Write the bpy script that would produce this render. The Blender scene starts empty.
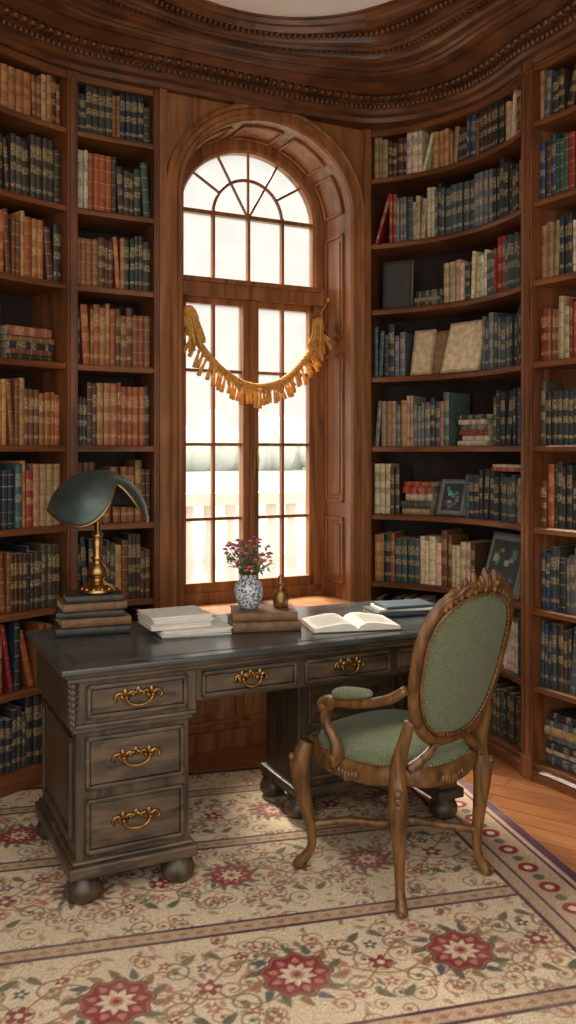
import bpy, math, random
import numpy as np
from mathutils import Vector, Matrix
R=random.Random(7)
def lin(c):
    return tuple(((x/255)/12.92 if x/255<=.04045 else ((x/255+.055)/1.055)**2.4) for x in c)
# ---------------------------------------------------------------- materials
def newmat(name):
    m=bpy.data.materials.new(name); m.use_nodes=True
    nt=m.node_tree; b=nt.nodes['Principled BSDF']
    return m,nt,b
def N(nt,t,**k):
    n=nt.nodes.new(t)
    for a,v in k.items(): setattr(n,a,v)
    return n
def ramp(nt,stops,interp='LINEAR'):
    r=N(nt,'ShaderNodeValToRGB'); r.color_ramp.interpolation=interp
    e=r.color_ramp.elements
    while len(e)>1: e.remove(e[-1])
    e[0].position=stops[0][0]; e[0].color=(*stops[0][1],1)
    for p,c in stops[1:]:
        x=e.new(p); x.color=(*c,1)
    return r
def wood(name,c1,c2,scale=(30,30,2.5),rough=.4,bump=.15,c3=None):
    m,nt,b=newmat(name); L=nt.links.new
    tc=N(nt,'ShaderNodeTexCoord'); mp=N(nt,'ShaderNodeMapping'); mp.inputs['Scale'].default_value=scale
    no=N(nt,'ShaderNodeTexNoise'); no.inputs['Scale'].default_value=1; no.inputs['Detail'].default_value=6; no.inputs['Distortion'].default_value=.6
    n2=N(nt,'ShaderNodeTexNoise'); n2.inputs['Scale'].default_value=2.2; n2.inputs['Detail'].default_value=3
    L(tc.outputs['Object'],mp.inputs[0]); L(mp.outputs[0],no.inputs['Vector']); L(tc.outputs['Object'],n2.inputs['Vector'])
    r=ramp(nt,[(.3,lin(c1)),(.7,lin(c2))]); L(no.outputs['Fac'],r.inputs[0])
    mx=N(nt,'ShaderNodeMix',data_type='RGBA'); mx.blend_type='MULTIPLY'
    r2=ramp(nt,[(.3,(.6,.6,.6)),(.7,(1,1,1))]); L(n2.outputs['Fac'],r2.inputs[0])
    mx.inputs['Factor'].default_value=.7; L(r.outputs[0],mx.inputs['A']); L(r2.outputs[0],mx.inputs['B'])
    L(mx.outputs['Result'],b.inputs['Base Color']); b.inputs['Roughness'].default_value=rough
    bp=N(nt,'ShaderNodeBump'); bp.inputs['Strength'].default_value=bump; bp.inputs['Distance'].default_value=.002
    L(no.outputs['Fac'],bp.inputs['Height']); L(bp.outputs[0],b.inputs['Normal'])
    return m
def plain(name,c,rough=.6,metal=0,var=.25,scale=20,bump=.1,sheen=0,trans=0):
    m,nt,b=newmat(name); L=nt.links.new
    tc=N(nt,'ShaderNodeTexCoord'); no=N(nt,'ShaderNodeTexNoise'); no.inputs['Scale'].default_value=scale; no.inputs['Detail'].default_value=5
    L(tc.outputs['Object'],no.inputs['Vector'])
    a=lin(c); r=ramp(nt,[(.3,tuple(x*(1-var) for x in a)),(.7,tuple(min(1,x*(1+var)) for x in a))]); L(no.outputs['Fac'],r.inputs[0])
    L(r.outputs[0],b.inputs['Base Color']); b.inputs['Roughness'].default_value=rough; b.inputs['Metallic'].default_value=metal
    if sheen: b.inputs['Sheen Weight'].default_value=sheen
    bp=N(nt,'ShaderNodeBump'); bp.inputs['Strength'].default_value=bump; bp.inputs['Distance'].default_value=.002
    L(no.outputs['Fac'],bp.inputs['Height']); L(bp.outputs[0],b.inputs['Normal'])
    if trans:
        t=N(nt,'ShaderNodeBsdfTranslucent'); L(r.outputs[0],t.inputs[0]); ms=N(nt,'ShaderNodeMixShader'); ms.inputs[0].default_value=trans
        L(b.outputs[0],ms.inputs[1]); L(t.outputs[0],ms.inputs[2]); L(ms.outputs[0],nt.nodes['Material Output'].inputs[0])
    return m
MAH=wood('mahogany_vertical',(86,49,27),(146,89,50),(26,26,2.2),.38)
MAHH=wood('mahogany_horizontal',(92,53,29),(150,93,52),(3,3,40),.38)
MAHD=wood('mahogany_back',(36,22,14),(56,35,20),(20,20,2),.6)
MAHW=wood('mahogany_window',(116,70,37),(180,117,67),(26,26,2.2),.36)
MAHC=wood('mahogany_cornice',(74,43,23),(126,77,42),(6,6,30),.38,.25)
DESK=wood('desk_wood',(46,37,28),(104,85,64),(8,30,30),.40,.3)
DESKV=wood('desk_wood_vertical',(42,34,26),(98,80,60),(30,30,3),.40,.3)
DTOP=wood('desk_top',(54,56,56),(84,87,86),(5,14,14),.2,.1)
BRASS=plain('aged_brass',(150,114,66),.38,1,.35,40,.2)
BRASSD=plain('brass_polished',(180,142,86),.3,1,.15,10,.1)
CHW=wood('chair_gilt_wood',(64,41,20),(140,96,50),(40,40,8),.38,.4)
FAB=plain('green_fabric',(96,104,76),.9,0,.34,160,.5,.12)
SHADE=plain('lamp_shade_metal',(72,84,80),.36,.5,.3,12,.15)
PAPER=plain('paper',(226,220,208),.9,0,.06,30,.1)
PAGES=plain('page_block',(196,178,146),.9,0,.12,60,.3)
BRNB=plain('brown_cover',(118,84,56),.6,0,.3,30,.2)
DKB=plain('dark_cover',(50,48,42),.5,0,.3,30,.2)
BLB=plain('blue_cover',(70,82,92),.5,0,.2,30,.2)
GOLDF=plain('gold_fringe',(240,180,84),.7,0,.25,60,.3,.2,.35)
PLAST=plain('ceiling_plaster',(250,246,238),.9,0,.03,5,.05)
STONE=plain('balustrade_stone',(216,212,204),.9,0,.05,8,.1)
PAVE=plain('terrace_paving',(112,109,102),.95,0,.1,8,.1)
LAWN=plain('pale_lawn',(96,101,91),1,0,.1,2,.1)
# ---------------------------------------------------------------- mesh builder
class MB:
    def __init__(s): s.v=[];s.f=[];s.c=[];s.u=[]
    def add(s,vs,fs,col=None,uvs=None):
        o=len(s.v); s.v+= [tuple(p) for p in vs]
        for i,f in enumerate(fs):
            s.f.append([o+k for k in f])
            s.c.append(col[i] if isinstance(col,list) else (col or (1,1,1)))
            s.u.append(uvs[i] if uvs else None)
    def box(s,x0,x1,y0,y1,z0,z1,M=None,col=None):
        vs=[Vector((x,y,z)) for z in(z0,z1) for y in(y0,y1) for x in(x0,x1)]
        if M: vs=[M@p for p in vs]
        s.add(vs,[(0,2,3,1),(4,5,7,6),(0,1,5,4),(2,6,7,3),(0,4,6,2),(1,3,7,5)],col)
    def tube(s,pts,rad,n=10,closed=False,sc=(1,1),up=(0,0,1),col=None,caps=True):
        P=[Vector(p) for p in pts]; m=len(P)
        if not hasattr(rad,'__len__'): rad=[rad]*m
        vs=[];up=Vector(up)
        prev=None
        for i in range(m):
            if closed: t=P[(i+1)%m]-P[i-1]
            else: t=P[min(i+1,m-1)]-P[max(i-1,0)]
            t.normalize()
            if prev is None or closed:
                a=up.cross(t)
                if a.length<1e-3: a=Vector((1,0,0)).cross(t)
            else: a=prev-t*prev.dot(t)
            a.normalize(); prev=a; b=t.cross(a)
            for k in range(n):
                an=2*math.pi*k/n
                vs.append(P[i]+a*(math.cos(an)*rad[i]*sc[0])+b*(math.sin(an)*rad[i]*sc[1]))
        fs=[]
        for i in range(m if closed else m-1):
            j=(i+1)%m
            for k in range(n):
                l=(k+1)%n
                fs.append((i*n+k,i*n+l,j*n+l,j*n+k))
        if not closed and caps:
            fs.append(tuple(range(n-1,-1,-1))); fs.append(tuple((m-1)*n+k for k in range(n)))
        s.add(vs,fs,col)
    def lathe(s,prof,n=24,c=(0,0,0),col=None,M=None):
        vs=[];fs=[]
        for r,z in prof:
            for k in range(n):
                a=2*math.pi*k/n; p=Vector((r*math.cos(a),r*math.sin(a),z))
                if M: p=M@p
                vs.append(p+Vector(c))
        for i in range(len(prof)-1):
            for k in range(n):
                l=(k+1)%n; fs.append((i*n+k,i*n+l,(i+1)*n+l,(i+1)*n+k))
        fs.append(tuple(range(n-1,-1,-1))); fs.append(tuple((len(prof)-1)*n+k for k in range(n)))
        s.add(vs,fs,col)
    def ell(s,c,r,n=10,m=6,M=None,col=None):
        prof=[(math.sin(math.pi*i/m),-math.cos(math.pi*i/m)) for i in range(m+1)]
        prof[0]=(.02,-1);prof[-1]=(.02,1)
        S=Matrix.Diagonal((r[0],r[1],r[2])); 
        if M is not None: S=M.to_3x3()@S
        s.lathe(prof,n,c,col,S)
    def loft(s,rings,cap=True,closedring=True,col=None):
        n=len(rings[0]); vs=[p for r in rings for p in r]; fs=[]
        for i in range(len(rings)-1):
            for k in range(n if closedring else n-1):
                l=(k+1)%n; fs.append((i*n+k,i*n+l,(i+1)*n+l,(i+1)*n+k))
        if cap: fs.append(tuple(range(n-1,-1,-1))); fs.append(tuple((len(rings)-1)*n+k for k in range(n)))
        s.add(vs,fs,col)
def link(ob,parent=None):
    bpy.context.scene.collection.objects.link(ob)
    if parent: ob.parent=parent
    return ob
def empty(name,loc=(0,0,0),rz=0):
    e=bpy.data.objects.new(name,None); e.location=loc; e.rotation_euler=(0,0,rz); e.empty_display_size=.1
    return link(e)
def fin(mb,name,mat,parent=None,smooth=False,bevel=0,sub=0,attrs=False,loc=None,rz=0,solid=0):
    me=bpy.data.meshes.new(name); me.from_pydata(mb.v,[],mb.f)
    me.materials.append(mat)
    if attrs:
        ca=me.color_attributes.new('Col','FLOAT_COLOR','CORNER'); uv=me.uv_layers.new(name='UVMap')
        cl=[];ul=[]
        for f,c,u in zip(mb.f,mb.c,mb.u):
            for k in range(len(f)):
                cl+=[c[0],c[1],c[2],1]; ul+= list(u[k]) if u else [0,-1]
        ca.data.foreach_set('color',cl); uv.data.foreach_set('uv',ul)
    me.validate()
    if smooth: me.polygons.foreach_set('use_smooth',[True]*len(me.polygons))
    ob=bpy.data.objects.new(name,me)
    if loc: ob.location=loc
    ob.rotation_euler=(0,0,rz)
    link(ob,parent)
    if solid:
        m=ob.modifiers.new('sol','SOLIDIFY'); m.thickness=solid
    if bevel:
        m=ob.modifiers.new('bev','BEVEL'); m.width=bevel; m.segments=2; m.limit_method='ANGLE'
    if sub:
        m=ob.modifiers.new('sub','SUBSURF'); m.levels=sub; m.render_levels=sub
    return ob
def catmull(P,k=8):
    out=[];n=len(P)
    for i in range(n-1):
        p0=P[max(i-1,0)];p1=P[i];p2=P[i+1];p3=P[min(i+2,n-1)]
        for j in range(k):
            t=j/k
            out.append(tuple(.5*((2*b)+(-a+c)*t+(2*a-5*b+4*c-d)*t*t+(-a+3*b-3*c+d)*t**3) for a,b,c,d in zip(p0,p1,p2,p3)))
    out.append(tuple(P[-1])); return out
CEN=Vector((0.1,2.6))
class Path:
    def __init__(s,pts):
        s.p=[Vector(p) for p in pts]; s.a=[0]
        for i in range(1,len(s.p)): s.a.append(s.a[-1]+(s.p[i]-s.p[i-1]).length)
        s.L=s.a[-1]; s.nr=[]
        for i in range(len(s.p)):
            t=(s.p[min(i+1,len(s.p)-1)]-s.p[max(i-1,0)]).normalized(); n=Vector((t.y,-t.x))
            if n.dot(s.p[i]-CEN)<0: n=-n
            s.nr.append(n)
    def at(s,d):
        d=max(0,min(s.L,d)); i=0
        while i<len(s.a)-2 and s.a[i+1]<d: i+=1
        f=(d-s.a[i])/(s.a[i+1]-s.a[i]); p=s.p[i].lerp(s.p[i+1],f); n=s.nr[i].lerp(s.nr[i+1],f).normalized()
        t=(s.p[i+1]-s.p[i]).normalized()
        t=Vector((n.y,-n.x)) if Vector((n.y,-n.x)).dot(t)>0 else Vector((-n.y,n.x))
        return p,t,n
    def sweep(s,mb,prof,closedprof=True,col=None):
        rings=[[(p.x+n.x*o,p.y+n.y*o,z) for o,z in prof] for p,n in zip(s.p,s.nr)]
        mb.loft(rings,cap=closedprof,closedring=closedprof,col=col)
# ---------------------------------------------------------------- camera
F=870;H=1.45;HOR=452
cam=bpy.data.cameras.new('camera'); co=bpy.data.objects.new('camera',cam); link(co)
co.location=(0,0,H); co.rotation_euler=(math.pi/2,0,0)
cam.sensor_width=36; cam.sensor_fit='AUTO'; cam.lens=36*F/1024; cam.shift_y=-(512-HOR)/1024; cam.clip_start=.05
bpy.context.scene.camera=co
# ---------------------------------------------------------------- floor
m,nt,b=newmat('floor_planks'); L=nt.links.new
tc=N(nt,'ShaderNodeTexCoord'); mp=N(nt,'ShaderNodeMapping'); mp.inputs['Rotation'].default_value=(0,0,math.radians(35)); L(tc.outputs['Object'],mp.inputs[0])
br=N(nt,'ShaderNodeTexBrick'); br.inputs['Scale'].default_value=1; br.inputs['Brick Width'].default_value=1.4; br.inputs['Row Height'].default_value=.11; br.inputs['Mortar Size'].default_value=.002
br.inputs['Color1'].default_value=(*lin((152,94,56)),1); br.inputs['Color2'].default_value=(*lin((180,118,72)),1); br.inputs['Mortar'].default_value=(*lin((60,30,15)),1)
L(mp.outputs[0],br.inputs['Vector'])
mp2=N(nt,'ShaderNodeMapping'); mp2.inputs['Scale'].default_value=(3,40,1); L(mp.outputs[0],mp2.inputs[0])
no=N(nt,'ShaderNodeTexNoise'); no.inputs['Detail'].default_value=6; no.inputs['Scale'].default_value=1; L(mp2.outputs[0],no.inputs['Vector'])
r=ramp(nt,[(.3,(.6,.6,.6)),(.7,(1,1,1))]); L(no.outputs['Fac'],r.inputs[0])
mx=N(nt,'ShaderNodeMix',data_type='RGBA',blend_type='MULTIPLY'); mx.inputs['Factor'].default_value=1; L(br.outputs['Color'],mx.inputs['A']); L(r.outputs[0],mx.inputs['B'])
L(mx.outputs['Result'],b.inputs['Base Color']); b.inputs['Roughness'].default_value=.35
FLOORM=m
mb=MB(); mb.box(-2.2,2.2,0,5.1,-.05,0); fin(mb,'floor',FLOORM)

# rug with computed pattern
def ssep(c): return np.array(lin(c))
a0,a1,b0,b1=-.42,1.68,1.55,3.90
st=.004; na=int((a1-a0)/st)+1; nb=int((b1-b0)/st)+1
A,B=np.meshgrid(np.linspace(a0,a1,na),np.linspace(b0,b1,nb))
rs=np.random.RandomState(3)
cream=ssep((212,190,158)); tan=ssep((142,102,74)); red=ssep((132,34,44)); plum=ssep((76,38,58)); olive=ssep((98,94,70)); pink=ssep((180,116,100)); dk=ssep((88,50,44)); blue=ssep((84,84,90)); rust=ssep((154,88,64))
C=np.zeros((nb,na,3))+cream
def paint(mask,col,al=1.0):
    global C
    mk=np.clip(mask,0,1)[...,None]*al; C=C*(1-mk)+col*mk
def sm(d,w): return np.clip(.5-d/w,0,1)
W=.0045
def win_(cx,cy,rad):
    i0=max(0,int((cx-rad-a0)/st));i1=min(na,int((cx+rad-a0)/st)+2);j0=max(0,int((cy-rad-b0)/st));j1=min(nb,int((cy+rad-b0)/st)+2)
    return slice(j0,max(j0,j1)),slice(i0,max(i0,i1))
def lpaint(sl,mask,col,al=1.0):
    mk=np.clip(mask,0,1)[...,None]*al; C[sl]=C[sl]*(1-mk)+col*mk
def vine(bb,amp,per,ph,th,col,al=.9):
    y=bb+amp*np.sin(2*np.pi*A/per+ph); sl=amp*2*np.pi/per*np.cos(2*np.pi*A/per+ph)
    paint(sm(np.abs(B-y)/np.sqrt(1+sl*sl)-th,W),col,al)
def spiral(cx,cy,rad,th,col,sgn=1,ph=0,turns=1.6):
    sl=win_(cx,cy,rad+.01)
    x=(A[sl]-cx)*sgn; y=B[sl]-cy
    if x.size==0: return
    r=np.hypot(x,y); an=np.arctan2(y,x)+ph; k=rad/turns
    d=(r/k-an/(2*np.pi))%1.0; d=np.minimum(d,1-d)*k
    lpaint(sl,sm(d-th,W)*(r<rad),col,.9); lpaint(sl,sm(r-th*2.6,W),col)
def blob(cx,cy,rx,ry,ang,col,al=1):
    sl=win_(cx,cy,max(rx,ry)+.01)
    if A[sl].size==0: return
    ca,sa=math.cos(ang),math.sin(ang); x=(A[sl]-cx)*ca+(B[sl]-cy)*sa; y=-(A[sl]-cx)*sa+(B[sl]-cy)*ca
    q=np.sqrt((x/rx)**2+(y/(ry*(1.02-.6*np.clip(x/rx,-1,1))))**2)
    lpaint(sl,sm((q-1)*min(rx,ry),W),col,al)
def rosette(cx,cy,Rr):
    for i in range(14):
        t=2*math.pi*(i+.5)/14; blob(cx+1.30*Rr*math.cos(t),cy+1.30*Rr*math.sin(t),.28*Rr,.12*Rr,t+.5,[olive,tan,blue][i%3])
    sl=win_(cx,cy,1.3*Rr)
    if A[sl].size==0: return
    x=A[sl]-cx;y=B[sl]-cy;r=np.hypot(x,y);an=np.arctan2(y,x)
    w=lambda k,a,o=0:1+a*np.cos(k*an+o)
    lpaint(sl,sm(r-Rr*1.06*w(9,.08),W),dk)
    lpaint(sl,sm(r-Rr*1.0*w(9,.08),W),tan)
    lpaint(sl,sm(r-Rr*.94*w(9,.08),W),red)
    for i in range(9):
        t=2*math.pi*i/9; blob(cx+.72*Rr*math.cos(t),cy+.72*Rr*math.sin(t),.15*Rr,.10*Rr,t,pink)
    for i in range(9):
        t=2*math.pi*(i+.5)/9; blob(cx+.38*Rr*math.cos(t),cy+.38*Rr*math.sin(t),.2*Rr,.10*Rr,t,cream)
    r=np.hypot(A[sl]-cx,B[sl]-cy)
    lpaint(sl,sm(r-.2*Rr,W),pink); lpaint(sl,sm(r-.1*Rr,W),red)
def flower(cx,cy,Rr,col):
    sl=win_(cx,cy,1.2*Rr)
    if A[sl].size==0: return
    x=A[sl]-cx;y=B[sl]-cy;r=np.hypot(x,y);an=np.arctan2(y,x)
    lpaint(sl,sm(r-Rr*(.8+.25*np.cos(5*an)),W),col); lpaint(sl,sm(r-.3*Rr,W),cream)
for i in range(560):
    cx=rs.uniform(a0,a1);cy=rs.uniform(b0,b1)
    spiral(cx,cy,rs.uniform(.024,.046),.0026,[tan,rust,olive][rs.randint(3)],1 if rs.rand()>.5 else -1,rs.uniform(0,6))
for i in range(1300):
    cx=rs.uniform(a0,a1);cy=rs.uniform(b0,b1)
    blob(cx,cy,rs.uniform(.010,.024),rs.uniform(.005,.009),rs.uniform(0,6.3),[tan,olive,pink,dk,rust][rs.randint(5)],.7)
rows=[(1.75,.35),(2.325,.605),(2.925,.53),(3.42,.30)]
for ri,(bb,aa) in enumerate(rows):
    Rr=.094 if ri<2 else .070
    for am,ph in((.10,0),(.10,np.pi),(.055,1.2)): vine(bb,am,.49,ph+2*np.pi*(-aa)/.49,.0036,[tan,rust][am<.06])
    for k in range(-4,4):
        c=aa+.49*k
        if c<a0-.1 or c>a1+.1: continue
        for sx in(-1,1):
            for sy in(-1,1):
                spiral(c+sx*.165,bb+sy*.085,.052,.0036,[tan,olive][(sx*sy+1)//2],sx,sy)
                spiral(c+sx*.085,bb+sy*.155,.036,.003,rust,-sx,sy)
                blob(c+sx*.21,bb+sy*.14,.03,.012,sy*sx*.8,olive)
                blob(c+sx*.13,bb+sy*.03,.028,.011,sx*sy*2.2,pink)
                flower(c+sx*.14,bb+sy*.125,.019,[red,rust][(sx*sy+1)//2])
        flower(c+.245,bb,.036,red); flower(c+.245,bb+.09,.022,blue); flower(c+.245,bb-.09,.022,pink)
        rosette(c,bb,Rr)
def stripe(lo,hi,col,ax=None,al=1):
    X=B if ax is None else ax
    paint(sm(lo-X,W)*sm(X-hi,W),col,al)
for c0 in(2.60,2.06,3.17,3.66):
    hw=.026
    stripe(c0-hw,c0+hw,ssep((180,150,120)),None,.9); stripe(c0-hw-.010,c0-hw+.004,plum); stripe(c0+hw-.002,c0+hw+.010,plum)
    q=(A/.05)%1-.5; paint(sm(np.abs(B-c0)+np.abs(q)*.035-.012,W)*(np.abs(B-c0)<.02),rust,.7)
for c0 in(1.50,):
    stripe(c0-.09,a1,ssep((180,150,122)),A); 
    q=(B/.14)%1-.5; paint(sm(np.hypot(A-1.54,q*.14)-.035,W),red); paint(sm(np.hypot(A-1.54,q*.14)-.015,W),cream)
    q=((B+.07)/.14)%1-.5; paint(sm(np.hypot(A-1.54,q*.14)-.02,W),olive)
    stripe(c0-.09,c0-.075,plum,A);stripe(c0-.03,c0-.02,plum,A);stripe(1.61,1.622,plum,A);stripe(1.64,a1,plum,A)
stripe(b1-.03,b1,plum)
wear=np.zeros((nb,na))
for f,am in((7,.5),(17,.3),(41,.2)):
    g=rs.rand(int(f*1.2)+3,f+3); yi=np.linspace(0,g.shape[0]-1.001,nb); xi=np.linspace(0,g.shape[1]-1.001,na)
    y0=yi.astype(int);x0=xi.astype(int);fy=(yi-y0)[:,None];fx=(xi-x0)[None]
    wear+=am*((g[y0][:,x0]*(1-fx)+g[y0][:,x0+1]*fx)*(1-fy)+(g[y0+1][:,x0]*(1-fx)+g[y0+1][:,x0+1]*fx)*fy)
paint(np.clip((wear-.4)*1.1,0,.4),ssep((196,172,142)),.6)
C*= (1+.14*rs.randn(nb,na,1)).clip(.65,1.3)
th=math.radians(14)
X=A*math.cos(th)-B*math.sin(th); Y=A*math.sin(th)+B*math.cos(th)
me=bpy.data.meshes.new('rug'); nv=na*nb
zz=.007+.0012*rs.rand(nb,na)
keep=np.ones((nb,na),bool)
LP_=[(-.60,4.13),(-.995,3.905),(-1.12,3.77),(-1.23,3.62),(-1.33,3.42),(-1.40,3.22),(-1.52,2.7),(-1.6,1.0)]
for (x1,y1),(x2,y2) in zip(LP_,LP_[1:]):
    l=math.hypot(x2-x1,y2-y1); keep&=(((x2-x1)*(Y-y1)-(y2-y1)*(X-x1))/l>.022)
used=np.nonzero(keep.reshape(-1))[0]; remap=np.full(nv,-1); remap[used]=np.arange(len(used))
i=np.arange(nb-1)[:,None]*na+np.arange(na-1)[None]
q=np.stack([i,i+1,i+na+1,i+na],-1).reshape(-1,4); q=remap[q]; q=q[(q>=0).all(1)]; nf=len(q)
co_=np.stack([X,Y,zz],-1).reshape(-1,3)[used].reshape(-1)
me.vertices.add(len(used)); me.vertices.foreach_set('co',co_)
me.loops.add(nf*4); me.loops.foreach_set('vertex_index',q.reshape(-1).astype(np.int32))
me.polygons.add(nf); me.polygons.foreach_set('loop_start',np.arange(nf,dtype=np.int32)*4)
try: me.polygons.foreach_set('loop_total',np.full(nf,4,dtype=np.int32))
except Exception: pass
me.update(calc_edges=True)
ca=me.color_attributes.new('Col','FLOAT_COLOR','POINT'); ca.data.foreach_set('color',np.concatenate([C,np.ones((nb,na,1))],-1).reshape(-1,4)[used].reshape(-1).astype(np.float32))
m,nt,b=newmat('rug_wool'); at=N(nt,'ShaderNodeAttribute',attribute_name='Col'); nt.links.new(at.outputs['Color'],b.inputs['Base Color']); b.inputs['Roughness'].default_value=.95
tc=N(nt,'ShaderNodeTexCoord');no=N(nt,'ShaderNodeTexNoise'); no.inputs['Scale'].default_value=250; nt.links.new(tc.outputs['Object'],no.inputs['Vector'])
bp=N(nt,'ShaderNodeBump'); bp.inputs['Strength'].default_value=.5; bp.inputs['Distance'].default_value=.003; nt.links.new(no.outputs['Fac'],bp.inputs['Height']); nt.links.new(bp.outputs[0],b.inputs['Normal'])
me.materials.append(m); rug=bpy.data.objects.new('rug',me); link(rug)
# ---------------------------------------------------------------- bookcases
LV=[.08,.42,.76,1.12,1.48,1.85,2.21,2.56,2.91]; TOP=3.2
arc=[(.155+.915*math.cos(math.radians(a)),3.78+.915*math.sin(math.radians(a))) for a in np.linspace(71.5,8,26)]
bays={
 'B':Path(catmull([(-.635,4.115),(-.80,4.03),(-.955,3.935)],8)),
 'A':Path(catmull([(-.995,3.905),(-1.12,3.77),(-1.23,3.62),(-1.33,3.42),(-1.40,3.22)],5)),
 'C':Path(catmull([(-1.415,3.175),(-1.52,2.7),(-1.58,2.0),(-1.6,1.3)],6)),
 'R1':Path(arc),
 'R2':Path(catmull([(1.085,3.845),(1.21,3.64),(1.33,3.37),(1.42,3.08)],6)),
 'R3':Path(catmull([(1.435,3.03),(1.55,2.5),(1.6,1.9),(1.6,1.3)],6)),
}
for k,p in bays.items():
    e=empty('bookcase')
    mb=MB()
    for z in LV+[3.17]:
        p.sweep(mb,[(0,z-.028),(0,z-.008),(.006,z),(.30,z),(.30,z-.028)])
    fin(mb,'shelves',MAHH,e)
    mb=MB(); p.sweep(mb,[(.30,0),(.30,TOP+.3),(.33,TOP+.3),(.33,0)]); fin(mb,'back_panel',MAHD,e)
    mb=MB(); p.sweep(mb,[(-.012,0),(-.012,.045),(.0,.055),(.02,.055),(.02,0)]); fin(mb,'plinth',MAHH,e)
    mb=MB(); p.sweep(mb,[(-.004,3.13),(-.004,3.3),(.02,3.3),(.02,3.13)]); fin(mb,'frieze',MAHH,e)
    mb=MB()
    for d in(0,p.L):
        q,t,n=p.at(d); M=Matrix(((t.x,n.x,0,q.x),(t.y,n.y,0,q.y),(0,0,1,0),(0,0,0,1)))
        s=-1 if d==0 else 1
        o=s*.02
        mb.box(o-.021,o+.021,-.014,.32,0,TOP,M)
        mb.box(o-.011,o+.011,-.022,-.012,.12,TOP-.08,M)
        mb.box(o-.026,o+.026,-.02,.0,0,.10,M)
        mb.box(o-.025,o+.025,-.02,.0,TOP-.06,TOP,M)
    fin(mb,'posts',MAH,e,bevel=.003)
# books
bm,nt,b=newmat('book_bindings'); L=nt.links.new
at=N(nt,'ShaderNodeAttribute',attribute_name='Col'); uv=N(nt,'ShaderNodeUVMap',uv_map='UVMap'); sx=N(nt,'ShaderNodeSeparateXYZ'); L(uv.outputs[0],sx.inputs[0])
K=(0,0,0);G=(1,1,1)
r1=ramp(nt,[(0,K),(.08,G),(.092,K),(.28,G),(.288,K),(.5,G),(.508,K),(.72,G),(.732,K),(.92,G),(.932,K)],'CONSTANT')
r2=ramp(nt,[(0,K),(.12,G),(.18,K),(.40,G),(.52,K),(.64,G),(.84,K)],'CONSTANT')
L(sx.outputs[1],r1.inputs[0]);L(sx.outputs[1],r2.inputs[0])
tc=N(nt,'ShaderNodeTexCoord'); tmp=N(nt,'ShaderNodeMapping'); tmp.inputs['Scale'].default_value=(150,150,330); L(tc.outputs['Object'],tmp.inputs[0])
tn=N(nt,'ShaderNodeTexNoise'); tn.inputs['Scale'].default_value=1; tn.inputs['Detail'].default_value=1; L(tmp.outputs[0],tn.inputs['Vector'])
gt=N(nt,'ShaderNodeMath',operation='GREATER_THAN'); gt.inputs[1].default_value=.50; L(tn.outputs['Fac'],gt.inputs[0])
m2=N(nt,'ShaderNodeMath',operation='MULTIPLY'); L(r2.outputs[0],m2.inputs[0]); L(gt.outputs[0],m2.inputs[1])
sel=N(nt,'ShaderNodeMath',operation='GREATER_THAN'); sel.inputs[1].default_value=.25; L(sx.outputs[0],sel.inputs[0])
mixf=N(nt,'ShaderNodeMix',data_type='FLOAT'); L(sel.outputs[0],mixf.inputs[0]); L(r1.outputs[0],mixf.inputs[2]); L(m2.outputs[0],mixf.inputs[3])
no=N(nt,'ShaderNodeTexNoise'); no.inputs['Scale'].default_value=35; no.inputs['Detail'].default_value=6; L(tc.outputs['Object'],no.inputs['Vector'])
rr=ramp(nt,[(.25,(.6,.6,.6)),(.7,(1.15,1.15,1.15))]); L(no.outputs['Fac'],rr.inputs[0])
mu=N(nt,'ShaderNodeMix',data_type='RGBA',blend_type='MULTIPLY'); mu.inputs['Factor'].default_value=1; L(at.outputs['Color'],mu.inputs['A']); L(rr.outputs[0],mu.inputs['B'])
gm=N(nt,'ShaderNodeMath',operation='MULTIPLY'); gm.inputs[1].default_value=.6; L(mixf.outputs[0],gm.inputs[0])
bw_=N(nt,'ShaderNodeRGBToBW'); L(at.outputs['Color'],bw_.inputs[0]); g2=N(nt,'ShaderNodeMath',operation='GREATER_THAN'); g2.inputs[1].default_value=.22; L(bw_.outputs[0],g2.inputs[0])
lt=N(nt,'ShaderNodeMix',data_type='RGBA'); L(g2.outputs[0],lt.inputs['Factor']); lt.inputs['A'].default_value=(*lin((210,178,122)),1); lt.inputs['B'].default_value=(*lin((70,40,26)),1)
mg=N(nt,'ShaderNodeMix',data_type='RGBA'); L(gm.outputs[0],mg.inputs['Factor']); L(mu.outputs['Result'],mg.inputs['A']); L(lt.outputs['Result'],mg.inputs['B'])
L(mg.outputs['Result'],b.inputs['Base Color']); b.inputs['Roughness'].default_value=.55
BOOKM=bm
PG=lin((200,180,146))
def book(mb,o,T,Nn,U,w,h,d,col,rnd):
    c=lin(col); pts=[]
    for i in range(5):
        x=-w/2+w*i/4; pts.append((x,-.16*w*(1-(2*x/w)**2)))
    pts+=[(w/2,d),(-w/2,d)]
    vs=[o+T*x+Nn*y for x,y in pts]+[o+T*x+Nn*y+U*h for x,y in pts]
    fs=[];cols=[];uvs=[]
    for i in range(7):
        j=(i+1)%7; fs.append((i,j,j+7,i+7))
        if i<4: uvs.append([(rnd,0.001),(rnd,0.001),(rnd,1),(rnd,1)]); cols.append(c)
        elif i==5: uvs.append(None); cols.append(PG)
        else: uvs.append(None); cols.append(c)
    fs+= [tuple(range(6,-1,-1)),tuple(range(7,14))]; cols+=[PG,PG]; uvs+=[None,None]
    mb.add(vs,fs,cols,uvs)
BR=[(130,82,44),(168,112,62),(94,56,32),(192,138,82),(78,48,29),(140,92,52),(110,66,38),(176,120,66),(158,86,42)]
DKc=[(50,49,42),(62,58,46),(42,44,41),(66,60,48),(48,52,52),(60,50,39),(78,72,58),(44,54,50),(44,48,58)]
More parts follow.
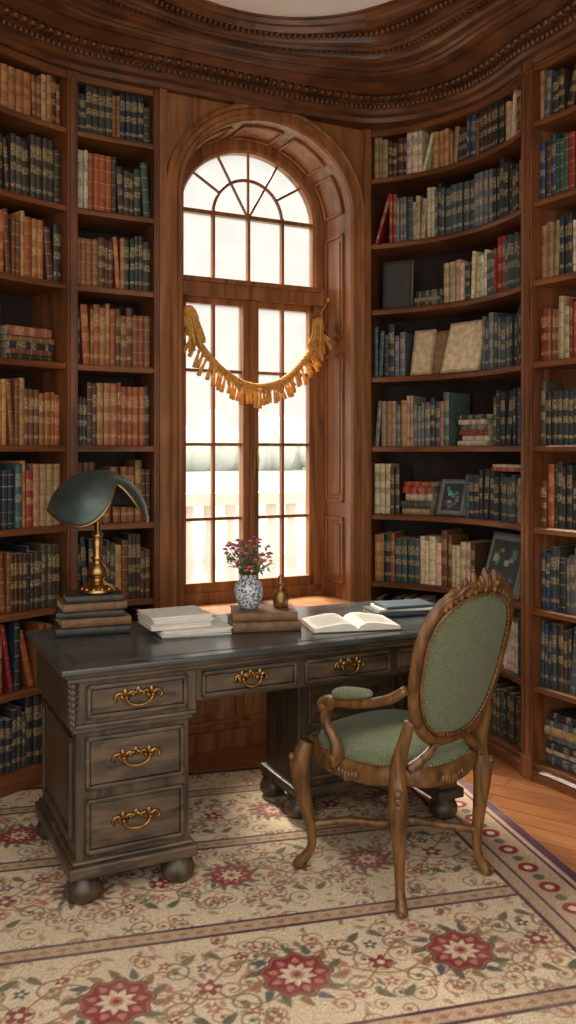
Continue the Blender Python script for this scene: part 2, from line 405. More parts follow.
SL=[(62,70,74),(78,88,92),(46,50,54),(104,110,108),(62,78,78),(88,98,98),(44,48,52),(54,68,80),(58,84,86)]
CR=[(208,188,152),(188,158,118),(220,204,172),(164,132,92)]
MISC=[(140,46,36),(174,84,46),(58,94,88),(48,68,94),(152,56,42),(172,134,74),(130,40,36),(56,82,64)]
Z=Vector((0,0,1))
def v3(v): return Vector((v.x,v.y,0))
def fill(mb,p,s0,s1,z,pal,rng,hm=.265,lean=.0,run=True):
    s=s0; base=rng.choice(pal); left=0;hh=hm
    while s<s1-.012:
        if left<=0:
            base=rng.choice(rng.choice(pal)); left=rng.choice([1,1,2,3,4]) ; hh=hm*rng.uniform(.86,1.07); ww=rng.uniform(.018,.037); rnd=rng.random(); dd=rng.uniform(.15,.2); same=rng.random()<.6
            if rng.random()<.10: base=rng.choice(MISC); left=rng.choice([1,1,2])
        left-=1
        w=ww if same else rng.uniform(.015,.037)
        w=min(w,s1-s)
        h=hh if same else hh*rng.uniform(.85,1.05)
        col=tuple(max(0,min(255,c*rng.uniform(.92,1.08))) for c in base)
        q,t,n=p.at(s+w/2); T=v3(t);Nn=v3(n);U=Z.copy()
        o=Vector((q.x,q.y,z+.001))+Nn*(.03+rng.uniform(0,.014))
        a=0
        if lean and rng.random()<lean: a=rng.uniform(.12,.3)
        elif rng.random()<.05 : a=rng.uniform(.04,.09)
        if a:
            U=(Z*math.cos(a)+T*math.sin(a)); T2=(T*math.cos(a)-Z*math.sin(a)); o=o+Z*(w/2*math.sin(a)); extra=h*math.sin(a)*.8
            if s+w+extra>s1: 
                U=Z; T2=T; extra=0
            book(mb,o,T2,Nn,U,w-.001,h,dd,col,rnd); s+=w+extra; left=0; continue
        book(mb,o,T,Nn,U,w-.0012,h,dd,col,rnd); s+=w
def stack(mb,p,s0,wid,z,cols,rng,th=(.022,.04)):
    zz=z+.001
    for c in cols:
        w=rng.uniform(*th); l=wid*rng.uniform(.85,1); q,t,n=p.at(s0+wid/2+rng.uniform(-.01,.01)); T=v3(t);Nn=v3(n)
        o=Vector((q.x,q.y,zz+w/2))+Nn*(.035+rng.uniform(0,.02))-T*(l/2)
        book(mb,o,-Z,Nn,T,w-.001,l,.18,c,rng.random()); zz+=w
    return zz
def show(mb,p,s,z,w,h,tilt,col,th=.018,off=.05,pic=False):
    q,t,n=p.at(s); T=v3(t);Nn=v3(n)
    U=(Z*math.cos(tilt)+Nn*math.sin(tilt)); Dn=(Nn*math.cos(tilt)-Z*math.sin(tilt))
    c=Vector((q.x,q.y,z+.002+th*math.sin(tilt)))+Nn*off
    vs=[c+T*x+Dn*y+U*k for k in(0,h) for y in(0,th) for x in(-w/2,w/2)]
    mb.add(vs,[(0,2,3,1),(4,5,7,6),(0,1,5,4),(2,6,7,3),(0,4,6,2),(1,3,7,5)],[PG,PG,lin(col),lin(col),PG,PG])
    def pane(e,k0,k1,cc,x0=-1,x1=1,dd=.001):
        xa=x0*(w/2-e);xb=x1*(w/2-e)
        vs=[c+T*x-Dn*dd+U*k for x,k in((xa,k0*h),(xb,k0*h),(xb,k1*h),(xa,k1*h))]; mb.add(vs,[(0,1,2,3)],[lin(cc)])
    pane(.012,.05,.95,tuple(min(255,x*1.15+14) for x in col))
    if pic:
        pane(.025,.12,.88,tuple(x*.6 for x in col),dd=.0016)
        for i in range(16):
            x0=R.uniform(-.9,.6);k0=R.uniform(.14,.7)
            pane(.03,k0,k0+R.uniform(.04,.16),tuple(min(255,v*R.uniform(.7,1.7)) for v in col),x0,x0+R.uniform(.15,.4),.002+.0002*i)
LP={
 'left':[[BR,DKc,BR],[DKc,BR],[DKc,DKc,BR],[BR,BR,CR,DKc],[BR,BR,DKc],[BR,DKc,BR],[BR,BR,DKc],[DKc,DKc,BR],[BR,BR,CR]],
 'leftB':[[DKc,BR],[DKc,BR],[DKc,DKc,BR],[CR,BR,BR],[DKc,BR,BR],[BR,BR,DKc],[BR,DKc,BR],[BR,CR,DKc],[DKc,DKc,BR]],
 'right':[[CR,DKc,SL],[CR,BR,DKc],[SL,CR,BR,SL],[SL,CR,DKc],[SL,CR,SL,SL],[SL,SL],[SL,CR,DKc],[SL,SL,CR,DKc,SL],[DKc,BR,SL,CR]],
 'r2':[[SL,CR,DKc],[DKc,SL],[DKc,SL,SL],[BR,DKc,BR],[CR,BR,DKc],[CR,BR,CR],[SL,DKc,CR],[BR,MISC,CR],[DKc,CR,SL]],
}
for k,p in bays.items():
    mb=MB(); rng=random.Random({'A':11,'B':12,'C':13,'R1':14,'R2':15,'R3':16}[k])
    pal=LP['leftB' if k=='B' else 'left' if k in'AC' else 'right' if k=='R1' else 'r2']
    for i,z in enumerate(LV):
        s0=.008;s1=p.L-.008; hm=.262 if k not in('A','B') else .28
        if i==8: hm=.22
        if k=='A' and i==5:
            stack(mb,p,.03,.24,z,[(60,50,38),(110,70,44),(44,46,48),(130,96,60),(150,90,70)],rng); fill(mb,p,.30,s1,z,pal[i],rng,hm); continue
        if k=='B' and i==6: hm=.25
        if k=='R1':
            if i==5:
                fill(mb,p,s0,.17,z,pal[i],rng,hm,.1); show(mb,p,.25,z,.12,.25,.25,(186,160,124)); show(mb,p,.32,z,.10,.24,.2,(120,90,62),off=.09)
                show(mb,p,.475,z,.24,.28,.33,(200,176,138),off=.04)
                fill(mb,p,.62,s1,z,[SL],rng,hm); continue
            if i==6:
                show(mb,p,.12,z,.16,.26,.05,(44,42,38),.03,off=.06); stack(mb,p,.21,.16,z,[(60,60,58),(150,130,100),(50,60,70)],rng); fill(mb,p,.39,.72,z,[CR,CR,SL],rng,hm*.9,.15); fill(mb,p,.72,s1,z,[SL],rng,hm*1.1); continue
            if i==4:
                fill(mb,p,s0,.42,z,[SL,SL,CR],rng,hm); zz=stack(mb,p,.46,.20,z,[(196,180,150),(206,196,170),(136,50,36),(80,90,96),(196,180,150),(44,52,60)],rng,(.02,.03)); fill(mb,p,.70,s1,z,[SL,SL,DKc,CR],rng,hm,.3); continue
            if i==3:
                fill(mb,p,s0,.14,z,pal[i],rng,hm); stack(mb,p,.15,.17,z,[(180,150,110),(70,70,66),(196,176,142),(160,50,36),(160,56,40)],rng); show(mb,p,.42,z,.17,.19,.3,(96,102,100),off=.04,pic=True)
                fill(mb,p,.515,s1-.0,z,[SL,CR,SL],rng,hm*.85); 
                stack(mb,p,.66,.24,z+hm*.90,[(170,60,44),(206,190,160)],rng,(.014,.02)); continue
            if i==2:
                fill(mb,p,s0,.58,z,pal[i],rng,hm); show(mb,p,.745,z,.27,.30,.3,(108,112,110),off=.02,pic=True); fill(mb,p,.91,s1,z,pal[i],rng,hm); continue
        if k=='R2' and i==0:
            stack(mb,p,.02,.26,z,[(60,74,84),(196,180,150),(44,50,54),(84,92,94),(180,150,110),(70,86,90),(40,46,52)],rng,(.026,.04)); fill(mb,p,.3,s1,z,pal[i],rng,hm); continue
        fill(mb,p,s0,s1,z,pal[i],rng,hm,.03)
    fin(mb,'shelved_books',BOOKM,attrs=True)
# ---------------------------------------------------------------- window wall
WA=math.radians(27); WX,WY=-.615,4.115; LWALL=1.17
def arch(x0,x1,zb,zs,rise,n=28):
    c=(x0+x1)/2;r=(x1-x0)/2
    return [(x0,zb),(x0,(zb+zs)/2)]+[(c-r*math.cos(math.pi*i/n),zs+rise*math.sin(math.pi*i/n)) for i in range(n+1)]+[(x1,(zb+zs)/2),(x1,zb)]
def platehole(mb,x0,x1,z0,z1,hole,y):
    zb=hole[0][1]
    vs=[];fs=[]
    def quad(a,b,c,d):
        o=len(vs); vs.extend([(a[0],y,a[1]),(b[0],y,b[1]),(c[0],y,c[1]),(d[0],y,d[1])]); fs.append((o,o+1,o+2,o+3))
    quad((x0,z0),(x1,z0),(x1,zb),(x0,zb))
    hx0=hole[0][0];hx1=hole[-1][0]
    quad((x0,zb),(hx0,zb),(hx0,z1),(x0,z1)); quad((hx1,zb),(x1,zb),(x1,z1),(hx1,z1))
    for a,b in zip(hole,hole[1:]):
        if abs(a[0]-b[0])>1e-6: quad(a,b,(b[0],z1),(a[0],z1))
    mb.add(vs,fs)
def sweepxz(mb,path,prof,closed=False):
    P=[Vector(p) for p in path];n=len(P);rings=[]
    for i in range(n):
        t=(P[min(i+1,n-1)]-P[max(i-1,0)]).normalized(); nn=Vector((-t.y,t.x))
        rings.append([(P[i].x+nn.x*o,y,P[i].y+nn.y*o) for o,y in prof])
    mb.loft(rings,cap=True)
OX0,OX1,OZB,OZS,ORI=.115,1.055,.66,2.70,.41
op=arch(OX0,OX1,OZB,OZS,ORI)
DEP=.40
wall=empty('wall_back',(WX,WY,0),WA)
mb=MB(); platehole(mb,0,LWALL,0,3.3,op,0); platehole(mb,-.5,LWALL+.7,-.1,3.7,op,DEP)  # second plate: unseen outer panel, added to block light around the window
fin(mb,'wall_face',MAHW,wall)
mb=MB(); rings=[[(x,0,z) for x,z in op],[(x,DEP,z) for x,z in op]]; mb.loft(rings,cap=False,closedring=False); fin(mb,'reveal',MAHW,wall)
mb=MB()
sweepxz(mb,op,[(-.006,0),(-.006,-.02),(.006,-.03),(.022,-.03),(.028,-.018),(.05,-.018),(.056,-.034),(.07,-.038),(.082,-.028),(.082,0)])
fin(mb,'casing_trim',MAHW,wall,smooth=False)
mb=MB()
for x,s in((OX1,-1),(OX0,1)):
    for z0,z1 in((.74,1.10),(1.18,1.98),(2.06,2.62)):
        for (y0,y1,a,bb) in((.06,.075,z0,z1),(.235,.25,z0,z1),(.06,.25,z0,z0+.015),(.06,.25,z1-.015,z1)):
            xa,xb=sorted((x,x+s*.010)); mb.box(xa,xb,y0,y1,a,bb)
        xa,xb=sorted((x,x+s*.006)); mb.box(xa,xb,.095,.215,z0+.04,z1-.04)
c=(OX0+OX1)/2;r=(OX1-OX0)/2
for i in range(5):
    a0_,a1_=math.pi*(i+.12)/5,math.pi*(i+.88)/5
    pts=[]
    for j in range(7):
        a=a0_+(a1_-a0_)*j/6; pts.append((c-(r-.008)*math.cos(a),OZS+(ORI-.008)*math.sin(a)))
    for y in(.065,.245): mb.tube([(x,y,z) for x,z in pts],.008,5)
    for q_ in(pts[0],pts[-1]): mb.tube([(q_[0],.065,q_[1]),(q_[0],.245,q_[1])],.008,5)
for x0_,x1_ in((.10,.42),(.44,.74),(.76,1.08)):
    for (xa,xb,za,zb) in((x0_,x1_,.12,.14),(x0_,x1_,.54,.56),(x0_,x0_+.02,.12,.56),(x1_-.02,x1_,.12,.56)): mb.box(xa,xb,-.012,0,za,zb)
    mb.box(x0_+.05,x1_-.05,-.008,0,.18,.50)
mb.box(0,LWALL,-.02,0,0,.09)
for x in(.0,LWALL-.035): mb.box(x,x+.035,-.03,0,0,3.2)
fin(mb,'panel_mouldings',MAHW,wall,bevel=.002)
win=empty('window_1',(WX,WY,0),WA)
GX0,GX1=.165,1.045; GY0,GY1=.27,.33
mb=MB()
gp=arch(GX0,GX1,OZB+.02,OZS,.395)
sweepxz(mb,gp,[(.02,GY0),(.02,GY1),(-.055,GY1),(-.055,GY0+.015),(-.042,GY0)])
mb.box(OX0,GX0+.02,GY0,GY1,OZB,OZS+.1)
mb.box(GX0,GX1,GY0,GY1,OZB,OZB+.06)
mb.box(GX0,GX1,GY0-.03,GY1,2.255,2.345); mb.box(GX0+.03,GX1-.03,GY0-.045,GY1,2.325,2.35)
cx=(GX0+GX1)/2
mb.box(cx-.045,cx+.045,GY0-.005,GY1,OZB+.05,2.26)
mb.box(cx-.012,cx+.012,GY0-.025,GY0,OZB+.06,2.25)
xi0,xi1=GX0+.05,GX1-.05
for x in(xi0,xi1-.03): mb.box(x,x+.03,GY0+.01,GY1-.005,OZB+.05,2.26)
for xa,xb in((xi0,cx-.045),(cx+.045,xi1)):
    mb.box(xa,xb,GY0+.01,GY1-.005,OZB+.05,OZB+.11); mb.box(xa,xb,GY0+.01,GY1-.005,2.22,2.26)
bw=.008
zs=[1.10,1.49,1.875]
for xa,xb in((xi0+.03,cx-.045),(cx+.045,xi1-.03)):
    xm=(xa+xb)/2; mb.box(xm-bw,xm+bw,GY0+.02,GY1-.01,OZB+.1,2.23)
    for z in zs: mb.box(xa,xb,GY0+.02,GY1-.01,z-bw,z+bw)
qx=[(xi0+.03+cx-.045)/2,cx,(xi1-.03+cx+.045)/2]
for x in qx: mb.box(x-bw,x+bw,GY0+.02,GY1-.01,2.34,OZS+.02)
mb.box(xi0,xi1,GY0+.015,GY1-.01,OZS-.01,OZS+.012)
ri=abs(qx[1]-qx[0])
pts=[(cx-ri*math.cos(math.pi*i/20),.305,OZS+ri*math.sin(math.pi*i/20)) for i in range(21)]
mb.tube(pts,bw*1.2,6)
for an in(35,62,90,118,145):
    a=math.radians(an); rb=.38
    r0=0.0 if an in(62,118,90) else ri
    mb.tube([(cx+r0*math.cos(a),.305,OZS+r0*math.sin(a)),(cx+rb*math.cos(a),.305,OZS+.93*rb*math.sin(a))],bw,6)
fin(mb,'frame',MAHW,win,bevel=.0015)
mb=MB(); mb.box(OX0-.06,OX1+.06,-.06,GY0+.02,OZB-.045,OZB+.004); mb.box(OX0-.04,OX1+.04,-.04,0,OZB-.075,OZB-.04); fin(mb,'sill',MAHW,win,bevel=.006)
m,nt,b=newmat('window_glass'); nt.nodes.remove(b); out=nt.nodes['Material Output']
tr=N(nt,'ShaderNodeBsdfTransparent'); tr.inputs[0].default_value=(.97,.98,.97,1); gl=N(nt,'ShaderNodeBsdfGlossy'); gl.inputs['Roughness'].default_value=.05; ms=N(nt,'ShaderNodeMixShader'); ms.inputs[0].default_value=.05
tl=N(nt,'ShaderNodeBsdfTranslucent'); tl.inputs[0].default_value=(.95,.95,.93,1); ms2=N(nt,'ShaderNodeMixShader')
tc=N(nt,'ShaderNodeTexCoord'); no=N(nt,'ShaderNodeTexNoise'); no.inputs['Scale'].default_value=9; no.inputs['Detail'].default_value=4; nt.links.new(tc.outputs['Object'],no.inputs['Vector'])
r=ramp(nt,[(.3,(.025,)*3),(.7,(.05,)*3)]); nt.links.new(no.outputs['Fac'],r.inputs[0]); nt.links.new(r.outputs[0],ms2.inputs[0])
nt.links.new(tr.outputs[0],ms.inputs[1]); nt.links.new(gl.outputs[0],ms.inputs[2]); nt.links.new(ms.outputs[0],ms2.inputs[1]); nt.links.new(tl.outputs[0],ms2.inputs[2]); nt.links.new(ms2.outputs[0],out.inputs[0])
mb=MB(); g=arch(GX0+.02,GX1-.02,OZB+.03,OZS,.385); mb.add([(x,.31,z) for x,z in g],[tuple(range(len(g)))]); fin(mb,'glass',m,win)
mb=MB(); mb.tube([(cx+.03,GY0-.005,1.36),(cx+.03,GY0-.03,1.37),(cx+.03,GY0-.03,1.41),(cx+.028,GY0-.025,1.46)],[.006,.006,.007,.005],8); mb.box(cx+.018,cx+.042,GY0-.01,GY0,1.32,1.44); fin(mb,'handle',BRASSD,win,bevel=.002)
# ---------------------------------------------------------------- cornice
cp=Path(catmull([(-1.62,1.0),(-1.6,2.0),(-1.53,2.7),(-1.36,3.34),(-1.23,3.60),(-.98,3.88),(-.62,4.08),(-.1,4.34),(.2,4.47),(.44,4.53),(.66,4.47),(.86,4.32),(.99,4.11),(1.08,3.86),(1.21,3.60),(1.42,3.06),(1.55,2.5),(1.6,1.9),(1.62,1.0)],7))
EC=Vector((.05,2.1)); EA,EB=1.02,1.80
def ellp(f):
    a=math.radians(218-f*256); return Vector((EC.x+EA*math.cos(a),EC.y+EB*math.sin(a)))
es=[ellp(i/400) for i in range(401)]
idx=[min(range(401),key=lambda j:(es[j]-(p-n*.45)).length) for p,n in zip(cp.p,cp.nr)]
for i in range(1,len(idx)): idx[i]=max(idx[i],idx[i-1])
f_=[float(x) for x in idx]
for _ in range(6): f_=[f_[0]]+[(f_[i-1]+2*f_[i]+f_[i+1])/4 for i in range(1,len(f_)-1)]+[f_[-1]]
inner=[ellp(x/400) for x in f_]
OB=.12
prof1=[(.16,3.16),(-.01,3.16),(-.02,3.18),(-.045,3.19),(-.055,3.205),(-.055,3.245),(-.075,3.25),(-.09,3.265),(-.12,3.275)]
prof2=[(.12,3.262),(.14,3.285),(.20,3.283),(.26,3.290),(.28,3.302),(.31,3.300),(.33,3.312),(.40,3.318),(.44,3.332),(.455,3.322),(.47,3.345),(.555,3.345),(.57,3.324),(.60,3.322),(.62,3.334),(.66,3.328),(.70,3.334),(.72,3.356),(.85,3.356),(.865,3.346),(.89,3.346),(.92,3.366),(.95,3.372),(.97,3.390),(1.0,3.392),(1.0,3.52)]
trim=empty('trim_1')
rings=[]
def mixp(i,t):
    p=cp.p[i];n=cp.nr[i]; s_=p-n*OB; return s_.lerp(inner[i],t if t!=.12 else .0)
for i in range(len(cp.p)):
    p=cp.p[i];n=cp.nr[i]; rg_=[(p.x+n.x*o,p.y+n.y*o,z) for o,z in prof1]
    for t,z in prof2:
        q_=mixp(i,t); rg_.append((q_.x,q_.y,z))
    rg_.append((p.x+n.x*.16,p.y+n.y*.16,3.52)); rings.append(rg_)
mb=MB(); mb.loft(rings); fin(mb,'cornice_moulding',MAHC,trim)
mb=MB(); s=.02
while s<cp.L:
    q_,t,n=cp.at(s); M=Matrix(((t.x,n.x,0,0),(t.y,n.y,0,0),(0,0,1,0),(0,0,0,1)))
    p_=q_-n*.058; mb.ell((p_.x,p_.y,3.225),(.011,.014,.018),8,6,M)
    s+=.028
s=.02
while s<cp.L:
    q_,t,n=cp.at(s); M=Matrix(((t.x,n.x,0,q_.x),(t.y,n.y,0,q_.y),(0,0,1,0),(0,0,0,1)))
    mb.box(-.013,.013,-.10,-.05,3.248,3.268,M)
    s+=.045
for tt,zc in((.51,3.340),(.78,3.350)):
    PP=Path([mixp(i,tt) for i in range(len(cp.p)) if i==0 or (mixp(i,tt)-mixp(i-1,tt)).length>1e-4]); s=.01
    while s<PP.L:
        q_,t,n=PP.at(s); M=Matrix(((t.x,n.x,0,0),(t.y,n.y,0,0),(0,0,1,0),(0,0,0,1)))
        mb.ell((q_.x,q_.y,zc),(.011,.018,.013),8,6,M); s+=.027
fin(mb,'carved_beading',MAHC,trim,smooth=True)
poly=[(p.x+n.x*.15,p.y+n.y*.15,3.40) for p,n in zip(cp.p,cp.nr)]
mb=MB(); mb.add(poly+[(x,y,3.51) for x,y,z in poly],[tuple(range(len(poly)))]+[tuple(range(2*len(poly)-1,len(poly)-1,-1))]); fin(mb,'ceiling',PLAST)
# ---------------------------------------------------------------- garland
mb=MB();gr=random.Random(4)
gs=Vector((OX0+.016,.03,2.12));ge=Vector((OX1-.05,.20,2.14))
def gpt(t):
    p=gs.lerp(ge,t); p.z-= .35*(1-(2*t-1)**2)**.9; p.y-=.03*math.sin(math.pi*t); return p
for k in range(3):
    pts=[]
    for i in range(121):
        t=i/120; p=gpt(t); a=2*math.pi*(k/3+t*16); pts.append(p+Vector((0,math.cos(a)*.010,math.sin(a)*.010)))
    mb.tube(pts,.0115,7)
def tassel(p,l,dirv,w=.007):
    d=Vector(dirv).normalized()
    mb.tube([p,p+d*l*.25,p+d*l*.35,p+d*l*.7,p+d*l],[w*.6,w*1.1,w*.7,w*1.2,w*1.35],7)
for i in range(42):
    t=.02+.96*i/41; p=gpt(t); l=gr.uniform(.085,.115); sl=(t-.5)*1.1
    tassel(p,l,(sl+gr.uniform(-.2,.2),gr.uniform(-.3,.1),-1),.0085)
    if i%2: tassel(p,l*.6,(sl+gr.uniform(-.5,.5),-.5,-.7+gr.uniform(-.3,.5)),.007)
for e,cnt in((0,16),(1,36)):
    p=gpt(e)+Vector(((.03,-.035)[e],-.02,-.01))
    for j in range(cnt): tassel(p+Vector((gr.uniform(-.01,.03) if e==0 else gr.uniform(-.03,.02),gr.uniform(-.015,.015),gr.uniform(-.03,.04))),gr.uniform(.09,.17),(gr.uniform(-.15,.4) if e==0 else gr.uniform(-.4,.15),gr.uniform(-.2,.2),-1),.0075)
    mb.ell(p+Vector((0,0,.02)),(.03,.025,.03),10,6)
mb.tube([gpt(1),ge+Vector((-0.01,0,.07)),ge+Vector((.035,0,.14))],.0035,6)
mb.ell(ge+Vector((.036,0,.145)),(.012,.012,.012),8,6)
mb.tube([gpt(0),gs+Vector((-.008,0,.04))],.0035,6)
fin(mb,'tassel_garland',GOLDF,loc=(WX,WY,0),rz=WA,smooth=True)
# ---------------------------------------------------------------- exterior
ext=empty('balustrade',(WX,WY,0),WA)
mb=MB(); Yb=2.6
mb.box(-2.5,3.0,Yb-.10,Yb+.10,1.02,1.12); mb.box(-2.5,3.0,Yb-.09,Yb+.09,.22,.32)
for i in range(30):
    x=-2.4+i*.185
    mb.lathe([(.05,.32),(.05,.36),(.03,.39),(.055,.50),(.062,.58),(.05,.68),(.028,.84),(.03,.90),(.045,.94),(.045,1.02)],14,(x,Yb,0))
for x in(-1.2,.9,2.7): mb.box(x-.12,x+.12,Yb-.12,Yb+.12,.22,1.16)
fin(mb,'stone_rail',STONE,ext,bevel=.004)
mb=MB(); mb.box(-6,7,.45,Yb+.3,.10,.219); fin(mb,'terrace',PAVE,loc=(WX,WY,0),rz=WA)
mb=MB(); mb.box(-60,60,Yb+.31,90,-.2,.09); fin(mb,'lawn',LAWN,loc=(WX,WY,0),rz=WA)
# hedge line far away, haze painted into its pale colour
TREE=plain('haze_painted_foliage',(216,220,210),1,0,.02,3,.1)
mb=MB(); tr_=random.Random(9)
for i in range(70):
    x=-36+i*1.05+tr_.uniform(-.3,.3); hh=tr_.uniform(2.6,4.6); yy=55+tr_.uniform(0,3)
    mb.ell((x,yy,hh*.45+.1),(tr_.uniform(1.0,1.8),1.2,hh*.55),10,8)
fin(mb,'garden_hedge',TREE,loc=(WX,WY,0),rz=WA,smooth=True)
# ---------------------------------------------------------------- desk
DA=math.radians(26); DX,DY=-.70,2.69
desk=empty('writing_desk',(DX,DY,.009),DA)
LD,WD=1.60,.68
mb=MB(); mb.box(0,LD,0,WD,.742,.762); fin(mb,'top',DTOP,desk,bevel=.006)
mb=MB(); mb.box(.012,LD-.012,.012,WD-.012,.728,.744); mb.box(.022,LD-.022,.022,WD-.022,.712,.73); fin(mb,'top_moulding',DESK,desk,bevel=.006)
mb=MB(); mb.box(.06,LD-.06,.06,WD-.06,.7615,.7635); fin(mb,'leather_inset',DTOP,desk)
mb=MB()
PW=.455
mb.box(.035,PW,.035,.645,.575,.715)
mb.box(PW,LD-.04,.045,.645,.60,.715)
mb.box(.055,PW-.02,.055,.625,.12,.56)
mb.box(.98,1.55,.32,.625,.12,.60)
mb.box(1.47,1.55,.06,.32,.12,.60)
fin(mb,'carcass',DESKV,desk,bevel=.005)
mb=MB()
mb.box(.032,PW+.003,.032,.648,.56,.577)
mb.box(.042,PW-.007,.042,.638,.545,.562)
mb.box(.03,PW+.005,.03,.65,.085,.125); mb.box(.042,PW-.008,.042,.638,.125,.14)
mb.box(.96,1.57,.30,.645,.085,.125); mb.box(1.45,1.57,.04,.30,.085,.125)
fin(mb,'mouldings',DESK,desk,bevel=.008)
mb=MB()
for x,y in((.085,.085),(PW-.05,.085),(.085,.595),(PW-.05,.595),(1.0,.35),(1.51,.10),(1.51,.595),(1.0,.595)):
    mb.lathe([(.03,0),(.045,.006),(.056,.025),(.058,.045),(.048,.066),(.032,.075),(.036,.08),(.05,.086)],20,(x,y,0))
fin(mb,'bun_feet',DESKV,desk,smooth=True)
fr=MB();pn=MB();hd=MB()
def drawer(x0,x1,z0,z1,y,hw=.055):
    pn.box(x0+.016,x1-.016,y-.007,y,z0+.016,z1-.016)
    for a in((x0,x1,z0,z0+.014),(x0,x1,z1-.014,z1),(x0,x0+.014,z0,z1),(x1-.014,x1,z0,z1)): fr.box(a[0],a[1],y-.013,y,a[2],a[3])
    xc=(x0+x1)/2;zc=(z0+z1)/2+.006;yy=y-.007
    for s in(-1,1):
        hd.ell((xc+s*hw*.8,yy-.003,zc),(.019,.004,.016),10,6)
        hd.ell((xc+s*hw*.8,yy-.003,zc+.016),(.009,.004,.012),8,6)
        hd.ell((xc+s*hw*.8,yy-.012,zc),(.007,.010,.007),8,6)
        hd.tube([(xc+s*t,yy-.004,zc+f) for t,f in((hw*.8,.0),(hw*1.1,.014),(hw*1.35,.010),(hw*1.45,-.004),(hw*1.3,-.010))],[.007,.006,.005,.005,.006],7)
        hd.tube([(xc+s*t,yy-.004,zc+f) for t,f in((hw*.7,.004),(hw*.45,.016),(hw*.2,.010),(0,.018))],[.007,.006,.005,.006],7)
        hd.ell((xc+s*hw*.3,yy-.003,zc+.006),(.010,.003,.008),8,6)
    hd.ell((xc,yy-.003,zc+.016),(.011,.004,.014),10,6)
    hd.tube([(xc+hw*.8*math.cos(a),yy-.014-.004*math.sin(-a),zc+.028*math.sin(a)) for a in np.linspace(math.pi,2*math.pi,13)],[.004]*5+[.0055]*3+[.004]*5,7)
drawer(.085,PW-.035,.592,.700,.035)
drawer(.085,PW-.04,.36,.53,.055)
drawer(.085,PW-.04,.155,.33,.055)
drawer(.475,.835,.612,.700,.045,.042)
drawer(.865,1.225,.612,.700,.045,.042)
drawer(1.255,1.52,.612,.700,.045,.042)
drawer(1.02,1.42,.36,.55,.32);drawer(1.02,1.42,.15,.34,.32)
fin(fr,'drawer_frames',DESK,desk,bevel=.004);fin(pn,'drawer_fronts',DESK,desk,bevel=.003);fin(hd,'drawer_handles',BRASS,desk,smooth=True)
mb=MB()
for (cx_,cy_) in((.045,.045),):
    for i in range(7):
        z=.70-i*.02; w=.017-.0012*i
        mb.ell((cx_,cy_-.008,z),(w,.010,.014),8,6)
        for s in(-1,1): mb.ell((cx_+s*w*.8,cy_-.006,z+.006),(.007,.008,.012),6,5)
        for s in(-1,1): mb.ell((cx_-.008,cy_+.012+s*.01,z),(.009,.010,.012),6,5)
fin(mb,'carved_corners',DESKV,desk,smooth=True)
mb=MB()
for (ya,yb,za,zb) in((.10,.58,.18,.20),(.10,.58,.50,.52),(.10,.12,.18,.52),(.56,.58,.18,.52)): mb.box(.045,.056,ya,yb,za,zb)
fin(mb,'side_mouldings',DESKV,desk,bevel=.003)
TZ=.7725
# ---------------------------------------------------------------- detailed closed book
def hardback(name_e,mats,x,y,z,l,w,t,rz,parent):
    M=Matrix.Translation((x,y,z))@Matrix.Rotation(rz,4,'Z')
    cv=MB(); e=.003
    cv.box(-l/2,l/2,-w/2,w/2,0,e,M); cv.box(-l/2,l/2,-w/2,w/2,t-e,t,M)
    ring=[[M@Vector((sx_*l/2,-w/2-.25*t*math.cos(a),t/2+t/2*math.sin(a))) for a in np.linspace(-math.pi/2,math.pi/2,7)]+[M@Vector((sx_*l/2,-w/2-.25*t*math.cos(a)*.7,t/2+(t/2-e)*math.sin(a))) for a in np.linspace(math.pi/2,-math.pi/2,7)] for sx_ in(-1,1)]
    cv.loft(ring)
    for k in(-.3,-.1,.1,.3):
        cv.tube([M@Vector((k*l,-w/2-.25*t*math.cos(a)-.0005,t/2+t/2*math.sin(a))) for a in np.linspace(-1.3,1.3,6)],.0018,5)
    fin(cv,name_e+'_cover',mats,parent,bevel=.0008)
    pg=MB(); pg.box(-l/2+.004,l/2-.004,-w/2,w/2-.004,e,t-e,M); fin(pg,name_e+'_pages',PAGES,parent)
def W2(px,py,z=TZ):
    D=F*(H-z)/(py-HOR); return ((px-288)*D/F,D)
bx,by=W2(91,630)
st1=empty('book_stack',(bx,by,TZ))
zz=0.0003
for i,(l,w,t,rz,mt) in enumerate([(.27,.20,.030,.30,DKB),(.255,.19,.032,.40,BRNB),(.245,.18,.024,.28,DKB),(.235,.17,.030,.42,BRNB),(.21,.16,.026,.33,DKB)]):
    hardback('book_%d'%(i+1),mt,[0,.005,-.008,.0,.006][i],0,zz,l,w,t,rz,st1); zz+=t+.0004
LZ=TZ+zz+.0003
lamp=empty('table_lamp',(bx+.024,by,LZ))
mb=MB(); mb.lathe([(.066,0),(.069,.006),(.066,.014),(.058,.020),(.054,.028),(.038,.036),(.026,.044),(.022,.052),(.034,.062),(.040,.076),(.035,.092),(.021,.108),(.016,.118),(.022,.126),(.022,.134),(.015,.142),(.017,.17),(.021,.19),(.016,.205),(.022,.212),(.022,.22),(.013,.23),(.010,.33),(.010,.44)],28)
for k in range(12):
    a=2*math.pi*k/12; mb.ell((.058*math.cos(a),.058*math.sin(a),.016),(.011,.011,.008),8,5)
fin(mb,'brass_stem',BRASSD,lamp,smooth=True)
mb=MB();rings=[]
nn_=72; APX=.462; DM=.20; RM=.190
def rimdrop(th):
    def bump(c,w): 
        x=(th-c+math.pi)%(2*math.pi)-math.pi; return math.exp(-(x/w)**2)
    return .145+.055*bump(-1.75,.6)-.10*bump(-.80,.36)+.05*bump(-.05,.38)
